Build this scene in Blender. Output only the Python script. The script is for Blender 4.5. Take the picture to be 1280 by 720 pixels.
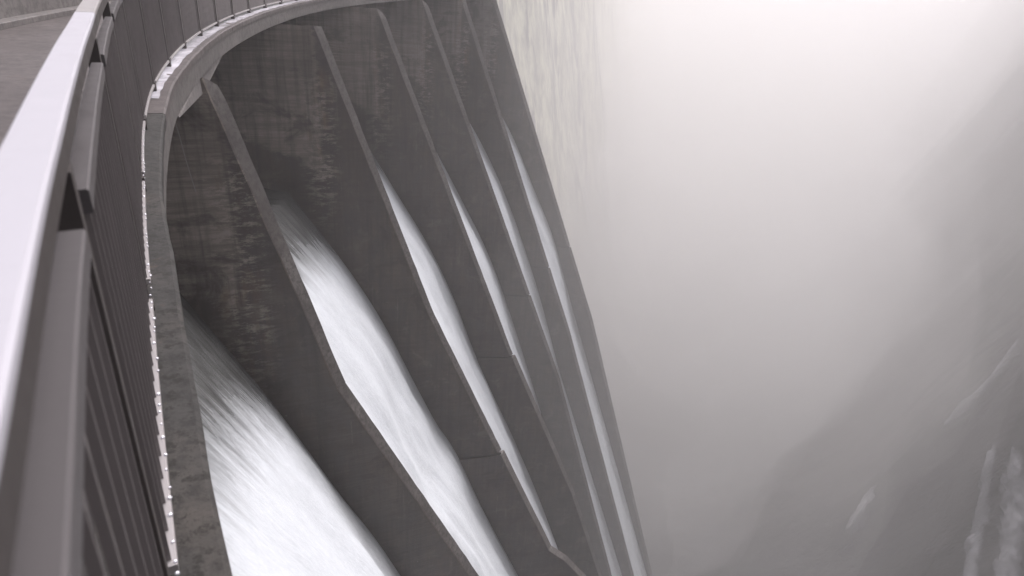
import bpy, bmesh, math, random
import numpy as np
from mathutils import Matrix, Vector, noise
random.seed(7)
S = bpy.context.scene
for o in list(bpy.data.objects): bpy.data.objects.remove(o)

# ------------------------------------------------------------------ camera
cd = bpy.data.cameras.new("camera"); cam = bpy.data.objects.new("camera", cd)
S.collection.objects.link(cam); S.camera = cam
cd.sensor_width = 36; cd.lens = 22.895; cd.clip_start = 0.02; cd.clip_end = 6000
RT = Vector((0.99728706, 0.03265518, 0.06597088))
DN = Vector((0.07361059, -0.44241724, -0.89378323))
FW = Vector((0.0, 0.89621461, -0.44362076))
cam.matrix_world = Matrix(((RT.x, -DN.x, -FW.x, 0), (RT.y, -DN.y, -FW.y, 0), (RT.z, -DN.z, -FW.z, 0), (0, 0, 0, 1)))
cd.dof.use_dof = True; cd.dof.focus_distance = 14.0; cd.dof.aperture_fstop = 3.4

# ------------------------------------------------------------------ world, sun, exposure
SUN_EL, SUN_AZ = math.radians(58), math.radians(25)
W = bpy.data.worlds.new("World"); S.world = W; W.use_nodes = True
nt = W.node_tree; nt.nodes.clear()
sky = nt.nodes.new("ShaderNodeTexSky"); sky.sky_type = 'NISHITA'; sky.sun_disc = False
sky.sun_elevation = SUN_EL; sky.sun_rotation = SUN_AZ; sky.air_density = 1.0; sky.dust_density = 6.0
hs = nt.nodes.new("ShaderNodeHueSaturation"); hs.inputs['Saturation'].default_value = 0.12
tint = nt.nodes.new("ShaderNodeMixRGB"); tint.blend_type = 'MULTIPLY'; tint.inputs['Fac'].default_value = 1
tint.inputs['Color2'].default_value = (1.015, 0.955, 1.012, 1)
bg = nt.nodes.new("ShaderNodeBackground"); bg.inputs['Strength'].default_value = 0.12
wo = nt.nodes.new("ShaderNodeOutputWorld")
nt.links.new(sky.outputs[0], hs.inputs['Color']); nt.links.new(hs.outputs[0], tint.inputs['Color1'])
nt.links.new(tint.outputs[0], bg.inputs['Color']); nt.links.new(bg.outputs[0], wo.inputs['Surface'])
sl = bpy.data.lights.new("sun", 'SUN'); sl.energy = 0.8; sl.angle = math.radians(40); sl.color = (1, 0.97, 0.93)
so = bpy.data.objects.new("sun", sl); S.collection.objects.link(so)
sd = Vector((math.sin(SUN_AZ) * math.cos(SUN_EL), math.cos(SUN_AZ) * math.cos(SUN_EL), math.sin(SUN_EL)))
so.rotation_euler = sd.to_track_quat('Z', 'Y').to_euler()
vs = S.view_settings; vs.view_transform = 'Standard'; vs.look = 'None'; vs.gamma = 1; vs.use_curve_mapping = False
vs.exposure = 0.9
S.cycles.volume_bounces = 12; S.cycles.max_bounces = 14; S.cycles.use_denoising = True
S.cycles.transparent_max_bounces = 12
HAZE_DENSITY = 0.0024

# ------------------------------------------------------------------ helpers
col = S.collection
def link(o, parent=None):
    col.objects.link(o)
    if parent: o.parent = parent
    return o
def mesh(name, verts, faces, mat, parent=None, smooth=False, uvs=None):
    me = bpy.data.meshes.new(name); me.from_pydata([tuple(map(float, v)) for v in verts], [], faces)
    if uvs is not None:
        l = me.uv_layers.new(name="UVMap")
        for p in me.polygons:
            for li in p.loop_indices: l.data[li].uv = uvs[me.loops[li].vertex_index]
    me.materials.append(mat)
    bm = bmesh.new(); bm.from_mesh(me); bmesh.ops.recalc_face_normals(bm, faces=bm.faces); bm.to_mesh(me); bm.free()
    for p in me.polygons: p.use_smooth = smooth
    return link(bpy.data.objects.new(name, me), parent)
def tag(o, label=None, cat=None, group=None, kind=None):
    if label: o['label'] = label
    if cat: o['category'] = cat
    if group: o['group'] = group
    if kind: o['kind'] = kind
    return o
def empty(name, loc=(0, 0, 0)):
    o = bpy.data.objects.new(name, None); o.location = loc; o.empty_display_size = .2; return link(o)
def pchip(xs, ys):
    xs = np.array(xs, float); ys = np.array(ys, float); h = np.diff(xs); d = np.diff(ys) / h
    m = np.zeros(len(xs)); m[0] = d[0]; m[-1] = d[-1]
    for i in range(1, len(xs) - 1):
        if d[i-1] * d[i] > 0:
            w1 = 2*h[i] + h[i-1]; w2 = h[i] + 2*h[i-1]; m[i] = (w1 + w2) / (w1 / d[i-1] + w2 / d[i])
    def f(x):
        if x <= xs[0]: return ys[0] + m[0] * (x - xs[0])
        if x >= xs[-1]: return ys[-1] + m[-1] * (x - xs[-1])
        i = int(np.searchsorted(xs, x) - 1); t = (x - xs[i]) / h[i]
        return ((1+2*t)*(1-t)**2*ys[i] + t*(1-t)**2*h[i]*m[i] + t*t*(3-2*t)*ys[i+1] + t*t*(t-1)*h[i]*m[i+1])
    return f

# ------------------------------------------------------------------ materials
class NT:
    def __init__(s, name):
        s.m = bpy.data.materials.new(name); s.m.use_nodes = True; s.t = s.m.node_tree
        s.b = s.t.nodes['Principled BSDF']; s.co = s.t.nodes.new('ShaderNodeTexCoord')
        s.geo = None
    def link(s, a, b): s.t.links.new(a, b)
    def map(s, scale=(1, 1, 1), src='Object', loc=(0, 0, 0)):
        n = s.t.nodes.new('ShaderNodeMapping'); n.inputs['Scale'].default_value = scale; n.inputs['Location'].default_value = loc
        s.link(getattr(s, 'own', None) or s.co.outputs[src], n.inputs['Vector']); return n.outputs[0]
    def noise(s, scale, vec=None, detail=6, rough=.6, dist=0):
        n = s.t.nodes.new('ShaderNodeTexNoise'); n.inputs['Scale'].default_value = scale
        n.inputs['Detail'].default_value = detail; n.inputs['Roughness'].default_value = rough; n.inputs['Distortion'].default_value = dist
        if vec is not None: s.link(vec, n.inputs['Vector'])
        return n.outputs['Fac']
    def ramp(s, v, stops, interp='LINEAR'):
        n = s.t.nodes.new('ShaderNodeValToRGB'); n.color_ramp.interpolation = interp
        e = n.color_ramp.elements
        while len(e) < len(stops): e.new(0.5)
        for el, (p, c) in zip(e, stops):
            el.position = p; el.color = (c, c, c, 1) if isinstance(c, (int, float)) else (*c, 1)
        s.link(v, n.inputs[0]); return n.outputs[0]
    def mix(s, f, a, b, mode='MIX'):
        n = s.t.nodes.new('ShaderNodeMixRGB'); n.blend_type = mode
        for i, v in zip((0, 1, 2), (f, a, b)):
            if isinstance(v, (int, float)): n.inputs[i].default_value = v if i == 0 else (v, v, v, 1)
            elif isinstance(v, tuple): n.inputs[i].default_value = (*v, 1)
            else: s.link(v, n.inputs[i])
        return n.outputs[0]
    def math(s, op, a, b=0.0, clamp=False):
        n = s.t.nodes.new('ShaderNodeMath'); n.operation = op; n.use_clamp = clamp
        for i, v in enumerate((a, b)):
            if isinstance(v, (int, float)): n.inputs[i].default_value = v
            else: s.link(v, n.inputs[i])
        return n.outputs[0]
    def sep(s, vec):
        n = s.t.nodes.new('ShaderNodeSeparateXYZ'); s.link(vec, n.inputs[0]); return n.outputs
    def mrange(s, v, a, b, c=0, d=1):
        n = s.t.nodes.new('ShaderNodeMapRange'); n.interpolation_type = 'SMOOTHSTEP'
        for i, x in enumerate((a, b, c, d)): n.inputs[i + 1].default_value = x
        s.link(v, n.inputs[0]); return n.outputs[0]
    def bump(s, v, strength=.3, dist=.02):
        n = s.t.nodes.new('ShaderNodeBump'); n.inputs['Strength'].default_value = strength; n.inputs['Distance'].default_value = dist
        s.link(v, n.inputs['Height']); s.link(n.outputs[0], s.b.inputs['Normal'])
    def set(s, color=None, rough=None, metal=None, spec=None):
        for k, v in (('Base Color', color), ('Roughness', rough), ('Metallic', metal), ('Specular IOR Level', spec)):
            if v is None: continue
            if isinstance(v, (int, float)): s.b.inputs[k].default_value = v
            elif isinstance(v, tuple): s.b.inputs[k].default_value = (*v, 1)
            else: s.link(v, s.b.inputs[k])
        return s.m

def mat_pier():
    n = NT('wet_board_marked_concrete'); P = n.co.outputs['Object']; X, Y, Z = n.sep(P)
    oi = n.t.nodes.new('ShaderNodeObjectInfo'); va = n.t.nodes.new('ShaderNodeVectorMath'); va.operation = 'ADD'
    n.link(P, va.inputs[0]); n.link(oi.outputs['Location'], va.inputs[1]); n.own = va.outputs[0]; P = n.own
    big = n.noise(.35, P, 5); mid = n.noise(2.2, n.map((1, 1, .55)), 8, .65)
    board = n.noise(1.0, n.map((.45, .45, 9.0)), 7, .75)                      # horizontal shuttering marks
    drip = n.noise(1.0, n.map((4.5, 4.5, .22)), 6, .65)
    base = n.ramp(big, [(.3, (.042, .031, .025)), (.5, (.060, .046, .037)), (.72, (.086, .067, .054))])
    base = n.mix(n.ramp(board, [(.42, 0.), (.62, .35)]), base, (.100, .085, .075))
    base = n.mix(n.ramp(mid, [(.38, .7), (.58, 0.)]), base, (.052, .046, .044))
    # dry zone: above a ragged wet line and upstream of a ragged vertical stain line
    wob = n.math('MULTIPLY', n.math('SUBTRACT', n.noise(1.1, n.map((.8, .8, 1.6), loc=(3, 0, 0)), 7, .7), .5), 1.6)
    wobz = n.math('MULTIPLY', n.math('SUBTRACT', board, .5), 1.1)
    q = n.math('ADD', X, wobz); z = n.math('ADD', n.math('ADD', Z, n.math('MULTIPLY', X, .45)), wob)
    dryx = n.mrange(q, -.12, .02, 1, 0); dryz = n.mrange(z, -6.75, -6.45, 0, 1)
    dry = n.math('MULTIPLY', dryx, dryz)
    drycol = n.mix(n.ramp(board, [(.42, 0.), (.6, 1.)]), (.160, .136, .117), (.270, .235, .205))
    drycol = n.mix(n.ramp(big, [(.4, .4), (.62, 0.)]), drycol, (.085, .073, .066))
    base = n.mix(n.math('MULTIPLY', dry, .95), base, drycol)
    # pale lime flakes and rusty streaks gathered beside the stain line
    band = n.math('MULTIPLY', n.mrange(X, -.9, -.1, 0, 1), n.mrange(X, .15, .7, 1, 0))
    band = n.math('MULTIPLY', band, n.math('MULTIPLY', n.mrange(Z, -9.5, -6.0, 0, 1), n.mrange(Z, -4.0, -3.0, 1, .0)))
    fl = n.ramp(n.noise(1.0, n.map((2.2, 2.2, 8.0), loc=(9, 0, 4)), 9, .8), [(.50, 0.), (.56, 1.)])
    base = n.mix(n.math('MULTIPLY', n.math('MULTIPLY', fl, band), .85), base, (.30, .265, .23))
    rust = n.ramp(n.noise(1.2, n.map((1.6, 1.6, .5), loc=(2, 1, 7)), 6, .7), [(.52, 0.), (.68, .7)])
    base = n.mix(n.math('MULTIPLY', rust, n.math('ADD', band, .22)), base, (.13, .085, .055))
    spots = n.ramp(n.noise(1.0, n.map((2.5, 2.5, 1.7), loc=(5, 5, 5)), 10, .8), [(.64, 0.), (.67, 1.)])
    base = n.mix(n.math('MULTIPLY', spots, .5), base, (.26, .24, .215))
    base = n.mix(n.ramp(drip, [(.46, 0.), (.68, .7)]), base, (.036, .030, .026))
    blot = n.noise(.8, n.map((1, 1, 1.3), loc=(6, 3, 2)), 8, .7, .5)
    base = n.mix(n.ramp(blot, [(.36, .65), (.46, 0.)]), base, (.032, .025, .021))
    base = n.mix(n.ramp(blot, [(.56, 0.), (.64, .4)]), base, (.125, .108, .09))
    lime = n.ramp(n.noise(1.0, n.map((7, 7, .35), loc=(1, 4, 9)), 7, .7), [(.60, 0.), (.70, .45)])
    base = n.mix(n.math('MULTIPLY', lime, n.mrange(blot, .42, .6, 0, 1)), base, (.20, .18, .155))
    n.bump(n.math('ADD', n.math('MULTIPLY', board, .7), mid), .55, .03)
    wet = n.mix(dry, .42, .8)
    return n.set(base, wet, 0, .42)
def mat_concrete(name, c0, c1, c2, rough=.75, sc=1.0, board=0.0, rust=0.0, moss=0.0):
    n = NT(name); P = n.co.outputs['Object']
    a = n.noise(.6 * sc, P, 6); b = n.noise(7 * sc, P, 9, .75); v = n.noise(1.0, n.map((5, 5, .5)), 6, .6)
    base = n.ramp(a, [(.3, c0), (.5, c1), (.7, c2)])
    base = n.mix(n.ramp(b, [(.40, .7), (.55, 0.)]), base, tuple(x * .55 for x in c0))
    base = n.mix(n.ramp(v, [(.5, 0.), (.75, .35)]), base, tuple(x * .5 for x in c0))
    if board:
        h = n.noise(1.0, n.map((.4, .4, 10)), 5, .7); base = n.mix(n.ramp(h, [(.45, 0.), (.65, board)]), base, c2)
    if rust:
        r = n.ramp(n.noise(3.2, n.map(loc=(4, 2, 1)), 8, .75), [(.60, 0.), (.72, rust)]); base = n.mix(r, base, (.15, .085, .04))
    if moss:
        r = n.ramp(n.noise(15, n.map(loc=(1, 8, 1)), 10, .8), [(.52, 0.), (.57, moss)]); base = n.mix(r, base, (.018, .017, .014))
    n.bump(n.math('ADD', n.math('MULTIPLY', a, .5), b), .6, .012)
    return n.set(base, rough, 0, .35)
def mat_water():
    n = NT('spillway_water'); uv = n.co.outputs['UV']
    U, V, _ = n.sep(uv)                       # U metres across, V metres down the chute
    fan = n.math('MULTIPLY', U, 1.0)
    cmb = n.t.nodes.new('ShaderNodeCombineXYZ'); n.link(fan, cmb.inputs[0]); n.link(V, cmb.inputs[1]); uvv = cmb.outputs[0]
    def uvn(sx, sy, det=8, r=.7, loc=(0, 0, 0), d=0):
        m = n.t.nodes.new('ShaderNodeMapping'); m.inputs['Scale'].default_value = (sx, sy, 1); m.inputs['Location'].default_value = loc
        n.link(uvv, m.inputs['Vector']); return n.noise(1.0, m.outputs[0], det, r, d)
    st = uvn(2.3, .16, 7, .62, d=.4); st2 = uvn(4.5, .6, 9, .74, (3, 1, 0), .9); cl = uvn(.35, .14, 4, .6, (7, 2, 0)); fine = uvn(11, 4, 9, .78, (1, 1, 0)); lump = uvn(2.2, .8, 6, .6, (4, 4, 0), .8)
    wob = n.math('ADD', n.math('MULTIPLY', n.math('SUBTRACT', st, .5), 1.5), n.math('MULTIPLY', n.math('SUBTRACT', st2, .5), 2.2))
    wob = n.math('ADD', wob, n.math('MULTIPLY', n.math('SUBTRACT', cl, .5), 1.2))
    foam = n.mrange(n.math('ADD', V, wob), -.2, 2.2)
    # foam colour greys towards the far wall of each bay
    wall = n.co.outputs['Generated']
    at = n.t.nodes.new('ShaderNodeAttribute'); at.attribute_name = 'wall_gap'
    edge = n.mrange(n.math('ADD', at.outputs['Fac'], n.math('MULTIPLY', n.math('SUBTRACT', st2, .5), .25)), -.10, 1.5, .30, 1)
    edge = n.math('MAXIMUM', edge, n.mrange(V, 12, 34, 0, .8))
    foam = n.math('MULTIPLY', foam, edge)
    strk = n.ramp(st2, [(.28, .965), (.6, 1.)])
    white = n.mix(n.ramp(fine, [(.3, 0.), (.7, 1.)]), (.58, .62, .645), (.70, .735, .76))
    white = n.mix(1.0, white, strk, 'MULTIPLY'); white = n.mix(1.0, white, n.ramp(lump, [(.3, .93), (.55, 1.)]), 'MULTIPLY')
    dark = n.mix(n.ramp(st2, [(.35, 0.), (.72, 1.)]), (.050, .052, .050), (.17, .175, .17))
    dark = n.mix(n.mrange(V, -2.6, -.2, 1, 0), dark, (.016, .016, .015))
    c = n.mix(foam, dark, white)
    n.bump(n.math('ADD', n.math('MULTIPLY', lump, 1.2), n.math('ADD', st2, n.math('MULTIPLY', fine, .6))), .35, .07)
    return n.set(c, n.mix(foam, .16, .75), 0, .5)
def mat_metal(name, c, rough, metal, spot=.3):
    n = NT(name); P = n.co.outputs['Object']
    a = n.noise(3.5, P, 6, .6); b = n.noise(60, P, 5, .7)
    base = n.mix(n.ramp(a, [(.35, 0.), (.7, spot)]), c, tuple(x * .6 for x in c))
    base = n.mix(n.ramp(b, [(.6, 0.), (.72, .25)]), base, tuple(x * .5 for x in c))
    n.bump(b, .12, .002)
    return n.set(base, n.ramp(a, [(.3, rough * .8), (.7, min(1, rough * 1.25))]), metal, .5)
def mat_rock():
    n = NT('wet_canyon_rock'); P = n.co.outputs['Object']
    a = n.noise(.03, P, 8, .65); v = n.noise(1.0, n.map((.16, .16, .008)), 8, .7, .6); f = n.noise(.4, n.map((1, 1, .4)), 9, .75)
    base = n.ramp(a, [(.3, (.035, .033, .034)), (.55, (.06, .057, .055)), (.75, (.09, .086, .08))])
    X, Y, Z = n.sep(P)
    lat = n.math('ADD', n.math('MULTIPLY', X, .951), n.math('MULTIPLY', Y, -.309))
    base = n.mix(n.math('MULTIPLY', n.mrange(lat, -30, 5, 1, 0), n.mrange(Z, -66, -20, 0, 1)), base, n.ramp(a, [(.3, (.37, .375, .27)), (.6, (.50, .505, .38))]))
    base = n.mix(n.ramp(v, [(.53, 0.), (.60, .9)]), base, (.03, .028, .028))
    base = n.mix(n.ramp(f, [(.42, .6), (.6, 0.)]), base, (.03, .028, .027))
    n.bump(f, .6, .6)
    return n.set(base, .7, 0, .4)

M_pier = mat_pier()
M_low = M_pier
M_nose = mat_concrete('pale_edge_concrete', (.085, .077, .072), (.115, .105, .098), (.17, .158, .148), .6, 1.3)  # paler concrete tone for the downstream edges of the divider walls
M_water = mat_water()
M_moss = mat_concrete('mossy_coping_concrete', (.036, .035, .033), (.048, .046, .043), (.070, .062, .054), .8, 2.2, rust=.45, moss=.9)
M_beam = mat_concrete('beam_concrete', (.085, .078, .074), (.115, .106, .10), (.14, .13, .122), .6, .9, board=.25)
M_deck = mat_concrete('deck_concrete', (.078, .066, .063), (.10, .086, .082), (.13, .115, .11), .55, .8, rust=.25)
M_wall = mat_concrete('parapet_concrete', (.13, .12, .115), (.16, .147, .14), (.19, .178, .168), .7, 1.0)
M_rail = mat_metal('galvanised_handrail', (.45, .445, .48), .45, .15, .12)
M_bar = mat_metal('galvanised_panel', (.105, .097, .098), .5, .3)
M_bal = mat_metal('dull_flat_bar', (.20, .182, .178), .5, .3)
M_post = mat_metal('dark_post_steel', (.055, .047, .044), .55, .2)
M_lip = mat_metal('wet_lower_bar', (.40, .38, .375), .35, .3)
M_rock = mat_rock()
n_ = NT('wet_film'); a_ = n_.noise(2.5, None, 6, .7)
M_slush = n_.set(n_.ramp(a_, [(.35, (.30, .29, .31)), (.6, (.72, .71, .76))]), .25, 0, .6)
n_ = NT('foam_white'); a_ = n_.noise(.25, n_.map((1, 1, .25)), 9, .75)
M_foam = n_.m
at_ = n_.t.nodes.new('ShaderNodeAttribute'); at_.attribute_name = 'feather'
al_ = n_.ramp(n_.noise(1.0, n_.map((1.1, 1.1, .22), loc=(3, 3, 3)), 10, .8), [(.30, 0.1), (.74, .5)])
al_ = n_.math('MULTIPLY', al_, at_.outputs['Fac']); n_.link(al_, n_.b.inputs['Alpha'])
n_.set(n_.ramp(a_, [(.35, (.18, .18, .19)), (.6, (.38, .38, .40))]), .8, 0, .3)
n_ = NT('river_water'); a_ = n_.noise(.06, None, 9, .7)
M_river = n_.set(n_.ramp(a_, [(.45, (.035, .033, .032)), (.7, (.06, .057, .055))]), .85, 0, .2)
n_ = NT('reservoir_water'); a_ = n_.noise(.8, None, 5, .6); n_.bump(a_, .3, .05)
M_res = n_.set((.02, .03, .03), .08, 0, .5)

# ------------------------------------------------------------------ dam plan
C = np.array([39.24287846, 26.29764911]); R = 47.16249360797092; A0 = math.atan2(-C[1], -C[0])
CS = C * 1.5
TH = [3.54994274, 3.41167193, 3.2795636, 3.1497519, 3.06670951, 2.98704436]
FACE = [70.0, 67.95, 66.1, 64.7, 63.3, 62.3]
def P2(arc, out):                       # arc metres along the crest, out metres upstream of the coping edge
    a = A0 - arc / R; r = R + out
    return np.array([C[0] + math.cos(a) * r, C[1] + math.sin(a) * r])
EDGE = [   # straight runs with an angular change of slope, (height, reach downstream)
 [(-2.03,-.05),(-8.85,1.85),(-16.58,5.45),(-17,5.65)],
 [(-2.08,.18),(-12.4,3.78),(-26.3,9.84),(-27.2,10.75),(-29.3,12.3)],
 [(-1.98,.1),(-19.4,6.9),(-29.11,11.17),(-30,11.56)],
 [(-2.04,-.02),(-26.23,9.72),(-45.27,15.9),(-46,16.1)],
 [(-2.15,.06),(-25,9.0),(-49.83,17.5),(-50.5,17.7)],
 [(-2.15,.13),(-26,9.7),(-53.41,18.96),(-54,19.1)]]
WAT = [
 [(-6.0,-1.19),(-7.25,-.58),(-8.41,-.01),(-10.03,.71),(-12.08,1.58),(-13.7,2.33),(-15.41,3.01)],
 [(-7.32,-1.22),(-8.78,-.28),(-10.47,.74),(-12.45,1.75),(-15.6,3.06),(-17.67,3.95),(-18.93,4.62),(-22.95,6.2),(-27.75,8.22)],
 [(-6.9,-1.3),(-10.23,.62),(-13.15,2.27),(-16.36,3.7),(-19.01,4.65),(-21.53,5.67),(-25.44,7.4),(-29.7,9.13),(-35.06,11.1)],
 [(-6.9,-1.4),(-9.9,.4),(-12.82,2.03),(-16.82,4.12),(-20.81,5.72),(-24.93,7.17),(-29.46,8.7),(-32.35,9.6)],
 [(-6.9,-1.4),(-10.5,1.2),(-14.22,3.23),(-19.07,5.29),(-22.88,6.7),(-27.95,8.33)],
 [(-6.9,-1.4),(-11,1.7),(-15.49,4.0),(-18.78,5.63),(-24.14,7.6)]]
def fn(tab):
    t = sorted(tab); return pchip([a for a, b in t], [b for a, b in t])
def lin(tab):
    t = sorted(tab); xs = [a for a, b in t]; ys = [b for a, b in t]
    return lambda z: float(np.interp(z, xs, ys))
FE = [lin(t) for t in EDGE]; FWT = [fn(t) for t in WAT]
def extrap(f, zl, slope=None):          # keep the last visible slope below the last measured depth
    q0 = f(zl); s = slope
    return lambda z: f(z) if z >= zl else q0 + s * (z - zl)
FE = [extrap(f, min(a for a, b in t), -.36) for f, t in zip(FE, EDGE)]
FWT = [extrap(f, min(a for a, b in t), -.37) for f, t in zip(FWT, WAT)]
FLOOR = -80.0

# ------------------------------------------------------------------ divider walls between the bays
THICK = .24
JOINT = -19.62
def wall_plate(name, k, z0, z1, step, fe, grow, parent, mat, up=-6.0):
    zs = sorted(set([round(float(z), 3) for z in np.arange(z0, z1, -step)] + [z1] + [a for a, b in EDGE[k] if z1 < a < z0]), reverse=True)
    rng = random.Random(k * 31 + int(-z0))
    left, right = [], []
    vs_, fs = [], []
    ya, yb = -grow, THICK + grow      # local y: 0 = far face, THICK = face towards the viewer
    cols = 5
    for i_, z in enumerate(zs):
        qe = fe(z) + grow * 2 + rng.uniform(-.008, .008)
        for y in (ya, yb):
            b = .025 if True else 0
            yy = y + (b if y == ya else -b)
            q_ = qe - (.20 if y == yb else .0); zz = z - (.16 if (i_ == 0 and y == ya and z0 > -3) else 0)
            row = [(up, y, zz), (qe - 2.2 if qe - 2.2 > up + .5 else up + .5, y, zz), (q_ - b + rng.uniform(-.006, .003), y, zz), (q_, yy, zz)]
            vs_ += row
    nR = 8
    for i in range(len(zs) - 1):
        a, b = i * nR, (i + 1) * nR
        for j in (0, 1, 2): fs.append((a + j, a + j + 1, b + j + 1, b + j)); fs.append((a + 4 + j, b + 4 + j, b + 5 + j, a + 5 + j))
        fs.append((a + 3, a + 7, b + 7, b + 3)); fs.append((a, b, b + 4, a + 4))
    e = (len(zs) - 1) * nR
    fs.append((0, 4, 5, 6, 7, 3, 2, 1)); fs.append((e, e + 1, e + 2, e + 3, e + 7, e + 6, e + 5, e + 4))
    o = mesh(name, vs_, fs, mat, parent); o.data.materials.append(M_nose)
    for i in range(len(zs) - 1): o.data.polygons[i * 8 + 6].material_index = 1
    return o
LAB = ['nearest concrete divider wall, widest in view, between the two broadest white water chutes',
       'second concrete divider wall out from the railing, with a flared kink near its foot',
       'third divider wall from the railing, in the middle of the fan of walls',
       'fourth divider wall from the railing, paler in the mist, with a thin joint line',
       'fifth divider wall from the railing, bordering the last bright strip of water',
       'farthest grey divider wall, outlined against the bright mist at the edge of the dam']
WALLS = []
for k in range(6):
    th = TH[k]; u = np.array([math.cos(th), math.sin(th)]); nn = np.array([-u[1], u[0]])
    base = CS + u * FACE[k]
    w = empty('divider_wall', (base[0], base[1], 0))
    # local +x = downstream (-u), local +y = towards the viewer (nn), z up : det(-u, nn) = -(u x nn) = -1 -> mirror handled by using y=-nn
    ang = math.atan2(-u[1], -u[0]); w.rotation_euler = (0, 0, ang)
    # with this rotation local +y is (-sin, cos)(ang) = -nn, so towards the viewer is local -y
    tag(w, LAB[k], 'wall', 'divider walls between the spillway bays', 'thing')
    WALLS.append((w, base, -u, nn))
    def flip(o):
        for v in o.data.vertices: v.co.y = -v.co.y
        bm = bmesh.new(); bm.from_mesh(o.data); bmesh.ops.recalc_face_normals(bm, faces=bm.faces); bm.to_mesh(o.data); bm.free()
    fe = FE[k]
    flip(wall_plate('upper_wall', k, -2.06, JOINT, .4, fe, 0.0, w, M_pier))
    flip(wall_plate('lower_wall', k, JOINT - .11, FLOOR - 1, 1.2, fe, .05 if k < 3 else .012, w, M_low))
    # dark open joint between the two lifts
    q = fe(JOINT) - .06
    jb = mesh('joint_filler', [(x, y, z) for x in (-5.9, q) for y in (.03, THICK - .03) for z in (JOINT - .12, JOINT + .01)],
              [(0, 1, 3, 2), (4, 6, 7, 5), (0, 4, 5, 1), (2, 3, 7, 6), (0, 2, 6, 4), (1, 5, 7, 3)], M_post, w); flip(jb)

# thin pale seam running down the nearest wall
w0, b0, ux, nx = WALLS[0]
sv_ = []
for q_, z_ in ((-.78, -2.77), (-.74, -3.04), (-.70, -3.47), (-.62, -4.07)):
    for dx in (-.008, .008):
        for y_ in (THICK - .01, THICK + .006): sv_.append((q_ + dx, -y_, z_))
sm_ = mesh('seam', sv_, [(i*4, i*4+1, i*4+5, i*4+4) for i in range(3)] + [(i*4+2, i*4+3, i*4+7, i*4+6) for i in range(3)] + [(i*4+1, i*4+3, i*4+7, i*4+5) for i in range(3)] + [(0, 1, 3, 2), (12, 13, 15, 14)], mat_metal('lime_seam', (.24, .225, .21), .7, 0), w0)
def onwall(k, q, z, off=0.0):
    _, b, d, nrm = WALLS[k]; p = b + d * q + nrm * (THICK + off); return np.array([p[0], p[1], z])

# ------------------------------------------------------------------ water in the bays
def bay(k, label):
    f = FWT[k]; zt = max(a for a, b in WAT[k]); 
    q_top = f(zt)
    prof = []
    # smooth approach sheet from under the bridge, then the measured fall
    sl0 = (f(zt - .6) - q_top) / -.6
    for t in np.linspace(0, 1, 14)[:-1]:
        q = -6.0 + (q_top + 6.0) * t
        z = zt + (1 - t) ** 1.6 * 2.6 + (1 - t) * .2
        prof.append((q, z))
    z = zt; 
    while z > FLOOR: prof.append((f(z), z)); z -= .35 if z > -36 else 1.5
    prof.append((f(FLOOR), FLOOR))
    # V: metres along, zero where the sheet turns white
    s = [0]
    for (a, b), (c, d) in zip(prof, prof[1:]): s.append(s[-1] + math.hypot(c - a, d - b))
    s0 = s[13]
    NU = 40
    vs_, uv, gap = [], [], []
    if k > 0: bl, dl, nl = WALLS[k-1][1:]
    else:
        bl, dl, nl = None, None, None
    br, dr, nr = WALLS[k][1:]
    for (q, z), sv in zip(prof, s):
        pr = br + dr * q + nr * (THICK + .0)
        if k > 0:
            fl = WAT[k-1]; pl = bl + dl * q
        else:
            # near bay reaches back below the viewer: parallel tangent run
            p0 = P2(-3.0, -.2); d0 = (C - p0) / np.linalg.norm(C - p0); pl = p0 + d0 * q
        wdt = np.linalg.norm(pr - pl)
        for i in range(NU + 1):
            t = i / NU; p = pl + (pr - pl) * t
            amp = .05 + .16 * min(1, max(0, (sv - s0) / 8)) 
            amp *= min(1, (1 - t) * wdt / .6) * min(1, t * wdt / .6 if k else 1)
            h = noise.fractal(Vector((t * wdt * 1.1 + k * 9, sv * .16, 0)), 1.0, 2.2, 4) * amp
            dd = dr * .93
            vs_.append((p[0] + dd[0] * h, p[1] + dd[1] * h, z + h * .35))
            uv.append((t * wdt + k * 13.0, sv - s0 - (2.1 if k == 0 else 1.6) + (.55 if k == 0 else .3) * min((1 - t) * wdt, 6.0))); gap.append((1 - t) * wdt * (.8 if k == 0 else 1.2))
    n = NU + 1
    fs = [(i * n + j, i * n + j + 1, (i + 1) * n + j + 1, (i + 1) * n + j) for i in range(len(prof) - 1) for j in range(NU)]
    o = mesh('water', vs_, fs, M_water, None, True, uv)
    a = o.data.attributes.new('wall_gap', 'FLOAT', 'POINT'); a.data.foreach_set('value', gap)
    tag(o, label, None, 'sheets of white water in the spillway bays', 'structure')
BL = ['broad white sheet of water closest to the railing coping', 'wide bright sheet of water beyond the nearest divider wall',
      'long white strip of water beyond the second divider wall', 'narrow white strip of water beyond the third divider wall',
      'thin white strip of water beyond the fourth divider wall', 'farthest thin strip of water before the last divider wall']
for k in range(6): bay(k, BL[k])

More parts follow.
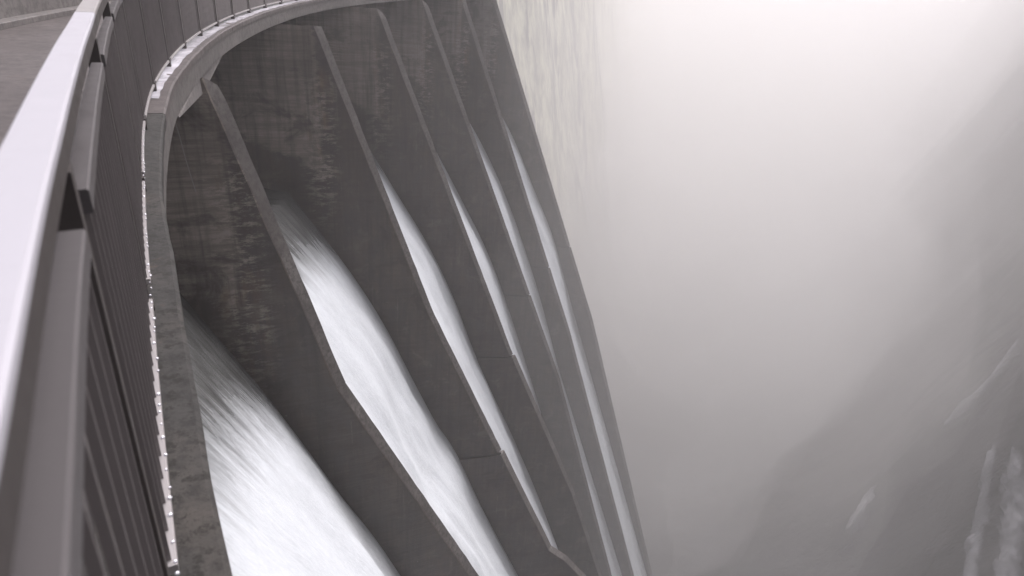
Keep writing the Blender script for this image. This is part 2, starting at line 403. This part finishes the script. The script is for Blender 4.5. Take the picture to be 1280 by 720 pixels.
# ------------------------------------------------------------------ crest: beam, coping, road, kerb, parapet
def sweep(name, prof, a0, a1, n, mat, parent=None, offs=None, closed=True, jag=0, smooth=False):
    vs_, fs = [], []; m = len(prof)
    for i in range(n + 1):
        arc = a0 + (a1 - a0) * i / n; d = offs(arc) if offs else 0
        for (o, z) in prof:
            j = noise.noise(Vector((arc * 4, o * 3, z))) * jag
            p = P2(arc, o + d + j); vs_.append((p[0], p[1], z + j * .5))
    for i in range(n):
        for j in range(m if closed else m - 1):
            a = i * m + j; b = i * m + (j + 1) % m; fs.append((a, b, b + m, a + m))
    if closed: fs.append(tuple(range(m))); fs.append(tuple(range(n * m, n * m + m)))
    return mesh(name, vs_, fs, mat, parent, smooth)
LO = pchip([-4, 0, 1.5, 3.5, 5, 5.7, 7.7, 9.2, 11.2, 15.6, 19.2, 21.6, 26, 40], [.01, .01, .0, -.02, .012, .02, .038, .05, .01, -.05, -.09, -.09, -.03, 0])
A_END = 52.6
cb = empty('crest_beam', (P2(0, .3)[0], P2(0, .3)[1], -2.0)); bpy.context.view_layer.update()
def par(o, p):
    o.parent = p; o.matrix_parent_inverse = Matrix.Translation(-p.location); return o
seams = [-4, 7.62, 16.4, 25.2, 34, 42.8, A_END]
for i in range(len(seams) - 1):
    a, b = seams[i] + .012, seams[i + 1] - .012
    o = sweep('coping', [(0, -1.70), (0, -1.615), (.018, -1.60), (.33, -1.60), (.34, -1.70)], a, b, max(8, int((b - a) * 5)), M_moss if i == 0 else M_deck, None, LO, jag=.007)
    par(o, cb)
par(sweep('fascia', [(.03, -1.703), (.03, -2.03), (.06, -2.055), (.5, -2.055), (.5, -1.703)], -4, A_END, 260, M_beam, None, LO), cb)
par(sweep('soffit', [(.503, -1.95), (.503, -2.055), (6.2, -2.055), (6.2, -1.95)], -4, A_END, 150, M_beam), cb)
tag(cb, 'curved concrete edge beam with coping under the railing along the dam crest', 'beam', None, 'thing')
# small haunch where the nearest divider wall meets the beam
hv = []
for arc, dz, do in ((9.6, .02, .02), (12.9, .30, .02), (15.8, .02, .02)):
    for o_, z_ in ((.08, -2.053), (.9, -2.053), (.9, -2.055 - dz), (.05 + do, -2.055 - dz)):
        p = P2(arc, o_); hv.append((p[0], p[1], z_))
par(mesh('haunch', hv, [(i*4+j, i*4+(j+1) % 4, (i+1)*4+(j+1) % 4, (i+1)*4+j) for i in range(2) for j in range(4)] + [(0,1,2,3), (8,9,10,11)], M_wall), cb)
par(sweep('water_film', [(.10, -1.597), (.22, -1.5965), (.31, -1.597)], 8.4, 40, 160, M_slush, None, LO, False, .02), cb)

road = sweep('road', [(.343, -1.72), (3.9, -1.70), (3.9, -1.95), (.343, -1.95)], -6, A_END, 160, M_deck); tag(road, 'grey brown concrete roadway on the dam crest', None, None, 'structure')
shade = sweep('shade_strip', [(.345, -1.712), (.85, -1.712)], -6, A_END, 160, mat_concrete('painted_shade_concrete', (.016, .014, .013), (.022, .019, .018), (.03, .026, .025), .5), None, None, False); tag(shade, 'dark strip of painted shade along the road edge behind the railing', None, None, 'structure')  # near-black strip added as painted shade seen between the balusters
kerb = sweep('kerb', [(3.72, -1.697), (3.72, -1.60), (3.745, -1.585), (4.2, -1.585), (4.2, -1.697)], -6, A_END, 160, M_wall); tag(kerb, 'pale kerb at the far side of the road', None, None, 'structure')
pw = sweep('parapet_wall', [(4.0, -1.582), (4.0, -.55), (4.03, -.52), (4.27, -.52), (4.3, -.55), (4.3, -1.582)], -6, A_END, 160, M_wall)
tag(pw, 'low grey concrete parapet wall on the far side of the crest road', 'wall', None, 'thing')
dk = sweep('road_edge', [(3.903, -1.72), (4.5, -1.72), (4.5, -2.5), (3.903, -2.5)], -6, A_END, 100, M_beam); tag(dk, None, None, None, 'structure')

# ------------------------------------------------------------------ guard railing
DR = pchip([-4, 0, .5, 1.0, 1.4, 2.4, 3.2, 4.6, 6.9, 8.8, 12.5, 18, 40], [.20, .178, .16, .145, .132, .11, .10, .108, .165, .20, .205, .19, .19])
rail = empty('guard_railing', (P2(1, .2)[0], P2(1, .2)[1], -1.6))
tag(rail, 'galvanised steel guard railing with flat handrail and closely set upright bars along the crest', 'railing')
RA = 40
def rsweep(name, prof, a0, a1, n, mat, parent):
    o = sweep(name, prof, a0, a1, n, mat, None, DR); return par(o, parent) if parent is rail else o
def rb(o0, o1, z0, z1, c=.004):
    return [(o0, z0 + c), (o0, z1 - c), (o0 + c, z1), (o1 - c, z1), (o1, z1 - c), (o1, z0 + c), (o1 - c, z0), (o0 + c, z0)]
SP = 1.87; P0 = 1.36
posts = [P0 + SP * i for i in range(-3, 21)]
HP = [(.010, -.318), (.010, -.304), (.015, -.30), (.080, -.30), (.085, -.304), (.085, -.318)]
CP = [(.013, -.372), (.013, -.3185), (.082, -.3185), (.082, -.372)]
for a_, b_, n1 in ((-4.0, 3.50, 60), (3.51, RA, 150)):
    rsweep('handrail', HP, a_, b_, n1, M_rail if a_ < 0 else M_lip, rail)
    rsweep('handrail_channel', CP, a_, b_, n1, M_post, rail)
def box_at(arc, o0, o1, h, z0, z1, base=DR, lean=0):
    # upright bar: h = half width along the crest
    v = []
    d = base(arc)
    for z in (z0, z1):
        for (aa, oo) in ((arc - h, o0), (arc + h, o0), (arc + h, o1), (arc - h, o1)):
            p = P2(aa, d + oo); v.append((p[0], p[1], z))
    return v
BF = [(0, 1, 2, 3), (4, 7, 6, 5), (0, 4, 5, 1), (1, 5, 6, 2), (2, 6, 7, 3), (3, 7, 4, 0)]
for p in posts:
    zt = -1.6
    v = box_at(p, .010, .055, .034, zt, -.373)
    par(mesh('post', v, BF, M_post), rail)
    f = box_at(p, -.005, .075, .045, zt, -1.50 if p > 5 else -1.57)
    par(mesh('post_foot', f, BF, M_post), rail)
G = .112
nb = 0
far_v, far_f = [], []
for i in range(len(posts) - 1):
    a0, a1 = posts[i] + G, posts[i + 1] - G
    pe = bpy.data.objects.new('railing_panel', None); pp = P2((a0 + a1) / 2, .15); pe.location = (0, 0, 0); col.objects.link(pe)
    pe.parent = rail; pe.matrix_parent_inverse = Matrix.Translation(-rail.location)
    for nm, prof in (('top_bar', rb(.0, .042, -.50, -.45)), ('bottom_bar', rb(-.005, .040, -1.53, -1.50, .003))):
        o = sweep(nm, prof, a0, a1, 12, M_bar if nm == 'top_bar' else M_lip, None, DR); o.parent = pe
    nbal = 15; visible = (-1.0 < a0 < 9)
    for j in range(nbal):
        arc = a0 + .025 + (a1 - a0 - .05) * j / (nbal - 1)
        v = box_at(arc, .008, .022, .004, -1.50, -.50)
        if visible and nb < 100:
            o = mesh('baluster', v, BF, M_bal); o.parent = pe; nb += 1
        else:
            k = len(far_v); far_v += v; far_f += [tuple(k + t for t in f) for f in BF]
o = par(mesh('baluster_infill', far_v, far_f, M_bal), rail); o['kind'] = 'stuff'
# water beads hanging along the wet lower bars
bv = bmesh.new()
rng = random.Random(3)
for arc in np.arange(.9, 6.5, .075):
    if rng.random() < .25: continue
    p = P2(arc + rng.uniform(-.02, .02), DR(arc) - .006 + rng.uniform(-.001, .008)); r = rng.uniform(.0035, .0075)
    bmesh.ops.create_icosphere(bv, subdivisions=2, radius=r, matrix=Matrix.Translation((p[0], p[1], -1.499)))
me = bpy.data.meshes.new('water_drops'); bv.to_mesh(me); bv.free()
n_ = NT('drop'); me.materials.append(n_.set((.9, .9, .95), .05, .6, .8))
o = link(bpy.data.objects.new('water_drops', me)); tag(o, 'bright water beads along the lower bar of the railing', None, None, 'stuff')

# ------------------------------------------------------------------ canyon
VA = math.radians(18); VD = np.array([math.sin(VA), math.cos(VA)]); VS = np.array([math.cos(VA), -math.sin(VA)])
def ss(x, a, b):
    t = min(1, max(0, (x - a) / (b - a))); return t * t * (3 - 2 * t)
def ground(s, t):
    nz = noise.fractal(Vector((s * .02, t * .02, 3)), 1, 2, 6); n2 = noise.fractal(Vector((s * .07, t * .07, 8)), 1, 2.1, 5)
    sr = 33 + nz * 4 + n2 * 1.5 + max(0, t - 85) * .13
    slf = -24 - 7 * ss(t, 60, 110) - max(0, t - 150) * .12 + nz * 3 + n2 * 1.5
    z = FLOOR
    up_r = min(98, 98 * max(0, (s - sr + 46) / 64) ** 2.7)
    up_l = min(98, 98 * max(0, (slf + 26 - s) / 36) ** 2.6) * ss(t, 53, 60)
    return z + max(up_r, up_l) + n2 * 1.8
def wpt(s, t, z): p = VS * s + VD * t; return (p[0], p[1], z)
ts = list(np.arange(-60, 200, 3.0)) + list(np.arange(200, 900, 14.0)); ssn = list(np.arange(-140, -80, 8.0)) + list(np.arange(-80, 90, 2.2)) + list(np.arange(90, 190, 8.0))
vs_, fs = [], []
for t in ts:
    for s in ssn: vs_.append(wpt(s, t, ground(s, t)))
n = len(ssn)
for i in range(len(ts) - 1):
    for j in range(n - 1): fs.append((i*n+j, i*n+j+1, (i+1)*n+j+1, (i+1)*n+j))
ter = mesh('terrain', vs_, fs, M_rock, None, True); tag(ter, 'steep dark canyon sides fading into mist', None, None, 'structure')
riv = mesh('river', [wpt(s, t, FLOOR + 1.5) for s, t in ((-60, -60), (60, -60), (60, 900), (-60, 900))], [(0, 1, 2, 3)], M_river)
tag(riv, 'river in the canyon bottom lost in mist', None, None, 'structure')
res_v = [(*P2(a, o_), -5.0) for a in np.linspace(-60, 50, 40) for o_ in (6.3, 40)]
res = mesh('reservoir', res_v, [(2*i, 2*i+1, 2*i+3, 2*i+2) for i in range(39)], M_res); tag(res, 'still reservoir water behind the dam', None, None, 'structure')

def hit(px, py):                         # where a sight line meets the canyon side
    d = RT * ((px - 640) / 814.04) + DN * ((py - 360) / 814.04) + FW
    d.normalize(); r = 30.0
    while r < 500:
        p = d * r; s = p.x * VS[0] + p.y * VS[1]; t = p.x * VD[0] + p.y * VD[1]
        if p.z < ground(s, t): return p, d
        r += .4
    return d * 200, d
def fall(pts, label, lift=.5):
    c = [hit(x, y)[0] for x, y, w in pts]; v, f = [], []
    rng = random.Random(len(pts)); m = 15; N = 60
    for i in range(N + 1):
        t = i / N * (len(pts) - 1); k = min(int(t), len(pts) - 2); t -= k
        p = c[k].lerp(c[k+1], t); w = pts[k][2] * (1 - t) + pts[k+1][2] * t
        for j in range(m):
            e = (j / (m - 1) - .5) * 2; wob = 1 + .5 * noise.noise(Vector((i * .7, e, 4)))
            q = p + Vector((VD[0], VD[1], 0)) * (e * w * wob)
            tow = Vector((-VS[0], -VS[1], 0)); s = q.x * VS[0] + q.y * VS[1]; tt = q.x * VD[0] + q.y * VD[1]
            # slide out of the rock to rest just proud of it
            for _ in range(40):
                if q.z > ground(s, tt) + .2: break
                q = q + tow * .3; s -= .3
            v.append(q + tow * (lift * (1 - e * e) + .15 + .06 * noise.noise(Vector((i * .5, e * 4, 1)))))
    f = [(i*m+j, i*m+j+1, (i+1)*m+j+1, (i+1)*m+j) for i in range(N) for j in range(m - 1)]
    o = mesh('waterfall', v, f, M_foam, None, True)
    at = o.data.attributes.new('feather', 'FLOAT', 'POINT'); at.data.foreach_set('value', [(1 - ((j / (m - 1) - .5) * 2) ** 2) * min(1, i / 5, (N - i) / 5) for i in range(N + 1) for j in range(m)])
    sol = o.modifiers.new('thick', 'SOLIDIFY'); sol.thickness = .06
    tag(o, label, 'waterfall', 'waterfalls on the canyon side')
fall([(1285, 425, .5), (1248, 475, .6), (1215, 510, 1.1), (1190, 535, .3)], 'thin slanting white cascade high on the dark canyon side')
fall([(1252, 556, .5), (1240, 610, 1.2), (1230, 660, 1.8), (1216, 740, 2.2)], 'ragged narrow waterfall at the lower corner of the canyon side', .3)
fall([(1282, 560, 1.0), (1276, 640, 3.0), (1268, 760, 4.5)], 'broad pale waterfall nearest the lower corner of the canyon side', .3)
fall([(1105, 612, 1.6), (1088, 640, 2.2), (1072, 668, .8)], 'faint pale patch of cascading water near the canyon bottom', .8)

# ------------------------------------------------------------------ haze
hb = (-190, 560, -130, 930, -86, 24)
hv = [(x, y, z) for x in hb[:2] for y in hb[2:4] for z in hb[4:]]
n_ = bpy.data.materials.new('mist'); n_.use_nodes = True; t_ = n_.node_tree; t_.nodes.clear()
ou = t_.nodes.new('ShaderNodeOutputMaterial'); pv = t_.nodes.new('ShaderNodeVolumePrincipled')
pv.inputs['Color'].default_value = (.989, .984, .973, 1); pv.inputs['Density'].default_value = HAZE_DENSITY; pv.inputs['Anisotropy'].default_value = .2
t_.links.new(pv.outputs[0], ou.inputs['Volume'])
hz = mesh('haze', hv, [(0, 1, 3, 2), (4, 6, 7, 5), (0, 4, 5, 1), (2, 3, 7, 6), (0, 2, 6, 4), (1, 5, 7, 3)], n_)
tag(hz, 'pale mist filling the canyon', None, None, 'stuff')
def spray(c, r, dens, label, seed):
    bm = bmesh.new(); bmesh.ops.create_icosphere(bm, subdivisions=5, radius=1)
    for v in bm.verts:
        p = v.co.copy(); k = 1 + .20 * noise.fractal(p * 1.5 + Vector((seed, 0, 0)), 1, 2, 3)
        v.co = Vector((c[0] + p.x * r[0] * k, c[1] + p.y * r[1] * k, c[2] + p.z * r[2] * k))
        v.co.z = min(v.co.z, 20) if v.co.z > 0 else v.co.z
    me = bpy.data.meshes.new('spray_cloud'); bm.to_mesh(me); bm.free()
    m = bpy.data.materials.new('spray'); m.use_nodes = True; t = m.node_tree; t.nodes.clear()
    ou = t.nodes.new('ShaderNodeOutputMaterial'); pv = t.nodes.new('ShaderNodeVolumePrincipled')
    pv.inputs['Color'].default_value = (.989, .984, .973, 1); pv.inputs['Density'].default_value = dens; pv.inputs['Anisotropy'].default_value = .2
    t.links.new(pv.outputs[0], ou.inputs['Volume']); me.materials.append(m)
    o = link(bpy.data.objects.new('spray_cloud', me)); tag(o, label, None, None, 'stuff'); return o
LABS = ['thin outer veil of spray drifting up from the gorge', 'faint veil of spray inside the outermost mist', 'soft spray filling the gorge beyond the spillway',
        'pale spray rising beside the last divider wall', 'dense bright spray hanging over the gorge', 'heavy white spray in the middle of the gorge', 'brightest core of the spray above the gorge']
for i_, (f_, d_) in enumerate(((1.22, .0018), (1.13, .0018), (1.04, .0020), (.95, .0022), (.86, .0025), (.76, .0028), (.64, .003))):
    spray((130 + 2 * i_, 190 + 7 * i_, -34 + 3 * i_), (142 * f_, 122 * f_, 54 * f_), d_, LABS[i_], 2 + i_ * 1.9)
spray((14, 60, -28), (29, 31, 42), .0060, 'light veil of spray drifting among the farther divider walls', 40)
spray((13, 64, -28), (25, 25, 36), .0060, 'inner veil of spray around the last divider wall', 47)
NL = ['broad faint cloud of spray just past the farthest divider wall', 'pale cloud of spray in front of the streaked cliff', 'denser drift of spray at the foot of the streaked cliff',
      'small bright heart of the spray beside the farthest divider wall']
for i_, (f_, d_) in enumerate(((1.25, .0022), (1.05, .0028), (.85, .0045), (.65, .0070))):
    spray((42 + 2 * i_, 146 - 2 * i_, -60 - 2 * i_), (50 * f_, 60 * f_, 34 * f_), d_, NL[i_], 20 + i_ * 1.9)
for o_ in bpy.data.objects:
    if o_.type == 'MESH' and o_.name.startswith('spray_cloud'):
        for v in o_.data.vertices:
            if v.co.z < -84: v.co.z = -84
print('objects', len(bpy.data.objects), 'balusters', nb, 'ground max', max(v[2] for v in vs_))
